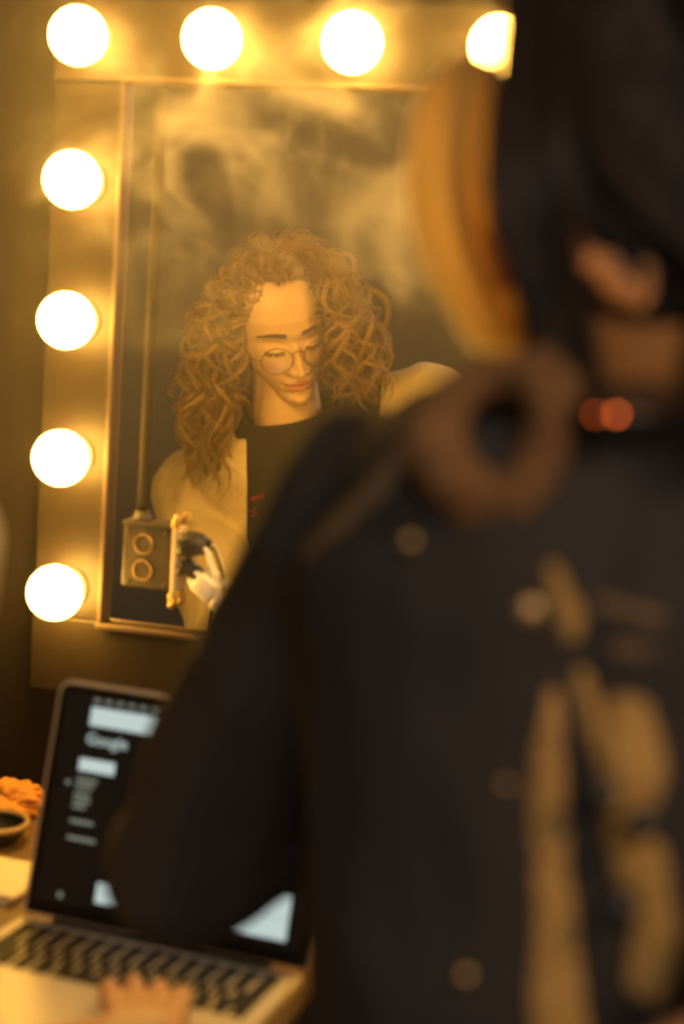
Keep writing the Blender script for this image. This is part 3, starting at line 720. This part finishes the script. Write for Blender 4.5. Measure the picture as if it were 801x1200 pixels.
# ------------------------------------------------------------ the dark figure in front of the camera
fg = thing('person', (.70, -.80, 0), 'dark haired person in a black denim jacket, out of focus, elbow over the laptop', 'person')
FB = basis((-.93, .30, 0), math.radians(24), 0.0)
HC = atd(752, 312, .99); FH = Matrix.Translation(HC) @ FB.to_4x4()
fhm = head_mesh(); fhm.transform(FH)
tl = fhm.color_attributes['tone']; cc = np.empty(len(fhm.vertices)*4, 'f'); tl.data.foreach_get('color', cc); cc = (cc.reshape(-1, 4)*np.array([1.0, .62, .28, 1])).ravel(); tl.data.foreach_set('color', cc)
sR, eR = atd(430, 605, 1.10), atd(216, 1014, 1.26); hR = atd(520, 850, 1.22)
sL = atd(880, 610, .98); eL = atd(960, 1000, .95); hL = atd(900, 1250, .80)
fn = atd(700, 500, 1.02); fc_ = atd(665, 760, 1.04); fw = atd(625, 1120, 1.06); fh_ = atd(635, 1330, 1.08)
bm = bmesh.new()
capsule_bm(bm, fn, FH @ Vector((0, -.03, -.05)), .058, .052); capsule_bm(bm, fn, fc_, .06, .12); capsule_bm(bm, fc_, fh_, .12, .12)
chain(bm, [fn, sR, eR, hR], [.05, .05, .036, .026]); chain(bm, [fn, sL, eL, hL], [.05, .05, .036, .026])
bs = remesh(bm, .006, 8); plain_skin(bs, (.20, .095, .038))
bm = bmesh.new(); hand_bm(bm, hR, (hR-eR), Vector((0, 1, .3)), .8, 1); hand_bm(bm, hL, (hL-eL), Vector((1, 0, .2)), .8, -1)
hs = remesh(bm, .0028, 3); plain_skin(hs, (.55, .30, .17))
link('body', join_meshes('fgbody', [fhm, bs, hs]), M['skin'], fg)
bm = bmesh.new()
capsule_bm(bm, fc_+Vector((-.03, 0, .03)), fw, .150, .150); capsule_bm(bm, fc_+Vector((.07, 0, .02)), fw+Vector((.07, 0, 0)), .150, .150); capsule_bm(bm, fw, fh_, .152, .160)
capsule_bm(bm, fn+Vector((0, 0, -.05)), fc_, .085, .14)
chain(bm, [fn+Vector((-.01, 0, -.055)), sR, sR.lerp(eR, .5), eR], [.070, .076, .070, .066]); chain(bm, [eR, eR.lerp(hR, .9)], [.068, .044])
chain(bm, [fn+Vector((.02, 0, -.05)), sL, eL, eL.lerp(hL, .8)], [.075, .078, .066, .05])
fj = remesh(bm, .008, 6, fold(8, .008, 2))
jac = link('denim_jacket', fj, M['denim'], fg); tag(jac, 'black denim jacket with pale fleece lining', None)
jb = BVHTree.FromPolygons([v.co.copy() for v in fj.vertices], [list(p.vertices) for p in fj.polygons])
def onj(px, py, off=0.0, dflt=.95):
    d = ray(px, py).normalized(); h = jb.ray_cast(CAM, d); return (h[0]-d*off) if h[0] else atd(px, py, dflt)
# sherpa collar: the standing loop at the left and the roll round the neck
bm = bmesh.new(); cr_ = [(512, 530, .026), (528, 462, .022), (572, 432, .021), (622, 436, .026), (652, 455, .022), (648, 500, .021), (636, 548, .023), (600, 590, .026), (546, 588, .028)]
P_ = [atd(x, y, .925) for x, y, r in cr_]
for i in range(len(P_)): capsule_bm(bm, P_[i], P_[(i+1) % len(P_)], cr_[i][2]*.70, cr_[(i+1) % len(P_)][2]*.70)
chain(bm, [atd(640, 450, 1.0), atd(690, 440, 1.13), atd(800, 430, 1.12), atd(880, 470, .98)], [.024, .024, .024, .028])
link('collar', remesh(bm, .004, 4, fold(28, .006, 3)), M['sherpa'], jac)
def strip(name, pts, m, off=.002, fl=.68, vox=.003, parent=jac):
    bm = bmesh.new(); Q = [(onj(x, y, off), r) for x, y, r in pts]
    chain(bm, [q[0] for q in Q], [q[1]*1.08 for q in Q]); me = remesh(bm, vox, 3, fold(60, .0015, 1))
    for v in me.vertices:                                       # lies flat on the cloth
        p, nn, i_, d_ = jb.find_nearest(v.co)
        if p:
            sd = (v.co-p).dot(nn); v.co -= nn*(sd*fl)
    return link(name, me, m, parent)
strip('lining', [(648, 815, .004), (644, 870, .007), (640, 940, .010), (645, 1010, .009), (650, 1080, .011), (652, 1150, .014), (655, 1230, .017)], M['lining'])
strip('lining', [(734, 845, .014), (738, 900, .019), (730, 940, .016)], M['lining'], .004)
strip('lining', [(735, 985, .013), (742, 1020, .012)], M['lining'], .004)
strip('lining', [(764, 1000, .007), (765, 1090, .011), (758, 1150, .011), (768, 1170, .006)], M['lining'], .004)
strip('jacket_edge', [(680, 790, .004), (692, 840, .006), (708, 890, .006), (716, 930, .006)], M['lining'], .003)
strip('jacket_edge', [(648, 665, .004), (658, 695, .006), (670, 720, .007), (670, 745, .005)], M['lining'], .003)
strip('strap', [(497, 495, .010), (478, 530, .010), (440, 575, .009), (400, 612, .008), (360, 650, .006)], M['denim_edge'], .003, .25)
strip('strap', [(705, 708, .005), (735, 716, .0045), (770, 724, .005)], M['denim_edge'], .003)
strip('strap', [(722, 762, .006), (740, 764, .004), (770, 762, .003)], M['denim_edge'], .003)
for x, y, r in ((621, 715, .0075), (480, 635, .0045), (592, 920, .0035), (545, 1143, .0045)):
    p = onj(x, y, .003); lathe('button', [(0, 0), (r, 0), (r, .0016), (r*.6, .003), (0, .0033)], M['brass'], jac, frame_to(p, CAM), 20)
for x, y in ((750, 966), (705, 930), (728, 1062)):
    p = onj(x, y, .022); lathe('dark_button', [(0, 0), (.009, 0), (.009, .003), (.005, .005), (0, .005)], M['black'], jac, frame_to(p, CAM), 20)
# trousers and shoes
bm = bmesh.new(); hp = Vector((fh_.x, fh_.y, fh_.z-.06))
capsule_bm(bm, hp+Vector((-.06, 0, .05)), hp+Vector((.08, 0, .05)), .135, .135)
ft = []
for s_ in (-1, 1):
    k_ = Vector((hp.x+.09*s_, hp.y+.02, .48)); f_ = Vector((hp.x+.10*s_, hp.y-.02, .08)); chain(bm, [hp+Vector((.08*s_, 0, 0)), k_, f_], [.105, .075, .058]); ft.append(f_)
link('trousers', remesh(bm, .010, 8), M['trousers'], fg)
for f_ in ft:
    bm = bmesh.new(); capsule_bm(bm, Vector((f_.x, f_.y+.03, .045)), Vector((f_.x+.02, f_.y-.13, .040)), .044, .038)
    for v in bm.verts: v.co.z = max(v.co.z, .004)
    link('shoe', remesh(bm, .005, 4), M['shoe'], fg)
# dark hair: a full cap, side hair over the cheek, and one long golden lock in front
bm = bmesh.new(); ellip_bm(bm, (0, -.024, .040), (.092, .090, .118)); ellip_bm(bm, (0, -.048, .11), (.085, .078, .11))
chain(bm, [Vector((0, -.08, .02)), Vector((0, -.10, -.10))], [.06, .05])
hc = remesh(bm, .004, 6, fold(30, .004, 5))
bmt = bmesh.new(); bmt.from_mesh(hc); bmesh.ops.delete(bmt, geom=[v for v in bmt.verts if v.co.y > .045 and v.co.z < .05], context='VERTS')
hc = bm_mesh('cap', bmt); hc.transform(FH); link('hair_base', hc, M['scalp_dark'], fg)
hx = (FB @ Vector((1, 0, 0))); side = 1 if hx.dot(CAM-HC) > 0 else -1
out = []
def fgs(n, r0, path, spread, K=14):
    for _ in range(n):
        o = np.array([rng.normal(0, spread), rng.normal(0, spread), rng.normal(0, spread*.4)]); pts = [np.array(p) for p in path]
        ts = np.linspace(0, len(pts)-1, K); q = np.stack([np.interp(ts, range(len(pts)), [p[k] for p in pts]) for k in range(3)], 1)
        K3 = np.array([.25, .5, .25]); q[1:-1] = (q[:-2]+2*q[1:-1]+q[2:])/4
        env = np.linspace(.55, 1, K)[:, None]; out.append(q+o*env)
for _ in range(80):
    a_ = U_(-.5, 1.0); r = FH @ Vector((side*.055, .035*a_-.03, .20-.03*abs(a_))); m_ = FH @ Vector((side*U_(.085, .10), .050*a_-.01, .05))
    lo = FH @ Vector((side*U_(.07, .09), U_(.02, .050), -.05)) if a_ > -.1 else FH @ Vector((side*.075, -.08, -.05))
    e_ = FH @ Vector((side*U_(.06, .08), U_(.035, .055) if a_ > -.1 else -.10, -.11)); fgs(34, None, [r, m_, lo, e_], .005)
for _ in range(60):
    x = U_(-1, 1); r = FH @ Vector((x*.05, -.06, .19)); m_ = FH @ Vector((x*.09, -.125, .05)); e_ = m_+Vector((U_(-.01, .01), U_(-.01, .01), -.20)); fgs(28, None, [r, m_, e_], .006)
strands('dark_hair', np.array(out), .0006, M['hair_dark'], fg)
out = []
for _ in range(46):
    u = U_(-1, 1); dd = U_(1.0, 1.012)
    w0 = [(552+u*26, 62+abs(u)*12), (534+u*44, 120), (530+u*54, 220), (550+u*54, 310), (580+u*42, 380), (590+u*30, 415+U_(-15, 10))]
    fgs(9, None, [atd(x, y, dd) for x, y in w0], .0024, 20)
lk = strands('golden_lock', np.array(out), .0005, M['hair_blond'], fg); tag(lk, 'long golden front lock of hair', None)
# vape pen with two red lights
vp = atd(722, 486, .90); vq = atd(697, 486, .895)
ve = thing('vape_pen', vp, 'small dark vape pen with two glowing red lights, on a cord round the neck', 'vape pen')
tube('pen_body', [atd(680, 487, .905), atd(688, 487, .905), atd(740, 488, .905), atd(790, 492, .905)], [.003, .005, .006, .006], M['vape'], ve, 16)
tube('cord', smooth_path([atd(668, 452, .985), atd(664, 470, .935), atd(676, 484, .905), atd(684, 487, .905)], 6), .0016, M['black'], ve, 8)
tube('cord', smooth_path([atd(846, 452, .985), atd(840, 474, .945), atd(812, 488, .905), atd(786, 492, .905)], 6), .0016, M['black'], ve, 8)
for p, m_ in ((vp, 'led'), (vq, 'led2')):
    bm = bmesh.new(); ellip_bm(bm, p, (.0016, .0016, .0016)); link('status_light', bm_mesh('led', bm), M[m_], ve)

# ------------------------------------------------------------ haze and smoke in front of the mirror
def vol(name, x0, x1, y0, y1, z0, z1, dens, col, aniso, tex=None, grad=None):
    bm = bmesh.new(); box_bm(bm, x0, x1, y0, y1, z0, z1, 0); o = link(name, bm_mesh(name, bm), None, None, False)
    m = bpy.data.materials.new(name); m.use_nodes = True; nt = m.node_tree; nt.nodes.clear(); N = nt.nodes.new; Lk = nt.links.new
    v = N('ShaderNodeVolumeScatter'); v.inputs['Color'].default_value = (*col, 1); v.inputs['Density'].default_value = dens; v.inputs['Anisotropy'].default_value = aniso
    out = N('ShaderNodeOutputMaterial'); Lk(v.outputs[0], out.inputs['Volume'])
    if grad:
        co = N('ShaderNodeTexCoord'); sx = N('ShaderNodeSeparateXYZ'); Lk(co.outputs['Object'], sx.inputs[0]); g = N('ShaderNodeMapRange'); g.interpolation_type = 'SMOOTHSTEP'
        for k in range(4): g.inputs[k+1].default_value = grad[k]
        Lk(sx.outputs['Z'], g.inputs[0]); Lk(g.outputs[0], v.inputs['Density'])
    if tex:
        co = N('ShaderNodeTexCoord'); mp = N('ShaderNodeMapping'); mp.inputs['Scale'].default_value = tex['scale']; mp.inputs['Location'].default_value = tex['loc']
        Lk(co.outputs['Object'], mp.inputs[0])
        t = N('ShaderNodeTexNoise'); t.inputs['Scale'].default_value = 1; t.inputs['Detail'].default_value = 3.0; t.inputs['Roughness'].default_value = .5; t.inputs['Distortion'].default_value = tex['dist']
        Lk(mp.outputs[0], t.inputs['Vector'])
        r = N('ShaderNodeMapRange'); r.inputs[1].default_value = tex['lo']; r.inputs[2].default_value = tex['hi']; r.inputs[3].default_value = 0; r.inputs[4].default_value = 1; r.interpolation_type = 'SMOOTHERSTEP'
        Lk(t.outputs['Fac'], r.inputs[0])
        # fades out towards the sides of the cloud
        d = N('ShaderNodeVectorMath'); d.operation = 'SUBTRACT'; d.inputs[1].default_value = tex['c']; Lk(co.outputs['Object'], d.inputs[0])
        d2 = N('ShaderNodeVectorMath'); d2.operation = 'DIVIDE'; d2.inputs[1].default_value = tex['r']; Lk(d.outputs[0], d2.inputs[0])
        ln = N('ShaderNodeVectorMath'); ln.operation = 'LENGTH'; Lk(d2.outputs[0], ln.inputs[0])
        f = N('ShaderNodeMapRange'); f.inputs[1].default_value = 1; f.inputs[2].default_value = .25; f.inputs[3].default_value = 0; f.inputs[4].default_value = dens; f.interpolation_type = 'SMOOTHSTEP'; Lk(ln.outputs['Value'], f.inputs[0])
        mu = N('ShaderNodeMath'); mu.operation = 'MULTIPLY'; Lk(r.outputs[0], mu.inputs[0]); Lk(f.outputs[0], mu.inputs[1]); Lk(mu.outputs[0], v.inputs['Density'])
    o.data.materials.append(m); tag(o, None, None, kind='stuff'); return o
hz = vol('haze', -.30, 1.0, -.62, .030, ZO-.915, ZO+.6, .10, (1, .97, .88), .45, grad=(ZO-.75, ZO+.05, .008, .125))
tag(hz, 'thin golden haze hanging between the mirror and the dressing table', 'haze')
sm = vol('smoke', -.05, .62, -.24, -.020, ZO-.50, ZO+.16, 4.2, (1, .98, .92), .2,
         dict(scale=(8.5, 7, 8.5), loc=(2.1, .4, 1.3-ZO*8.5), dist=1.6, lo=.50, hi=.80, c=(.27, -.08, ZO-.11), r=(.42, .22, .31)))
tag(sm, 'curling wisps of smoke drifting in front of the upper mirror', 'smoke')
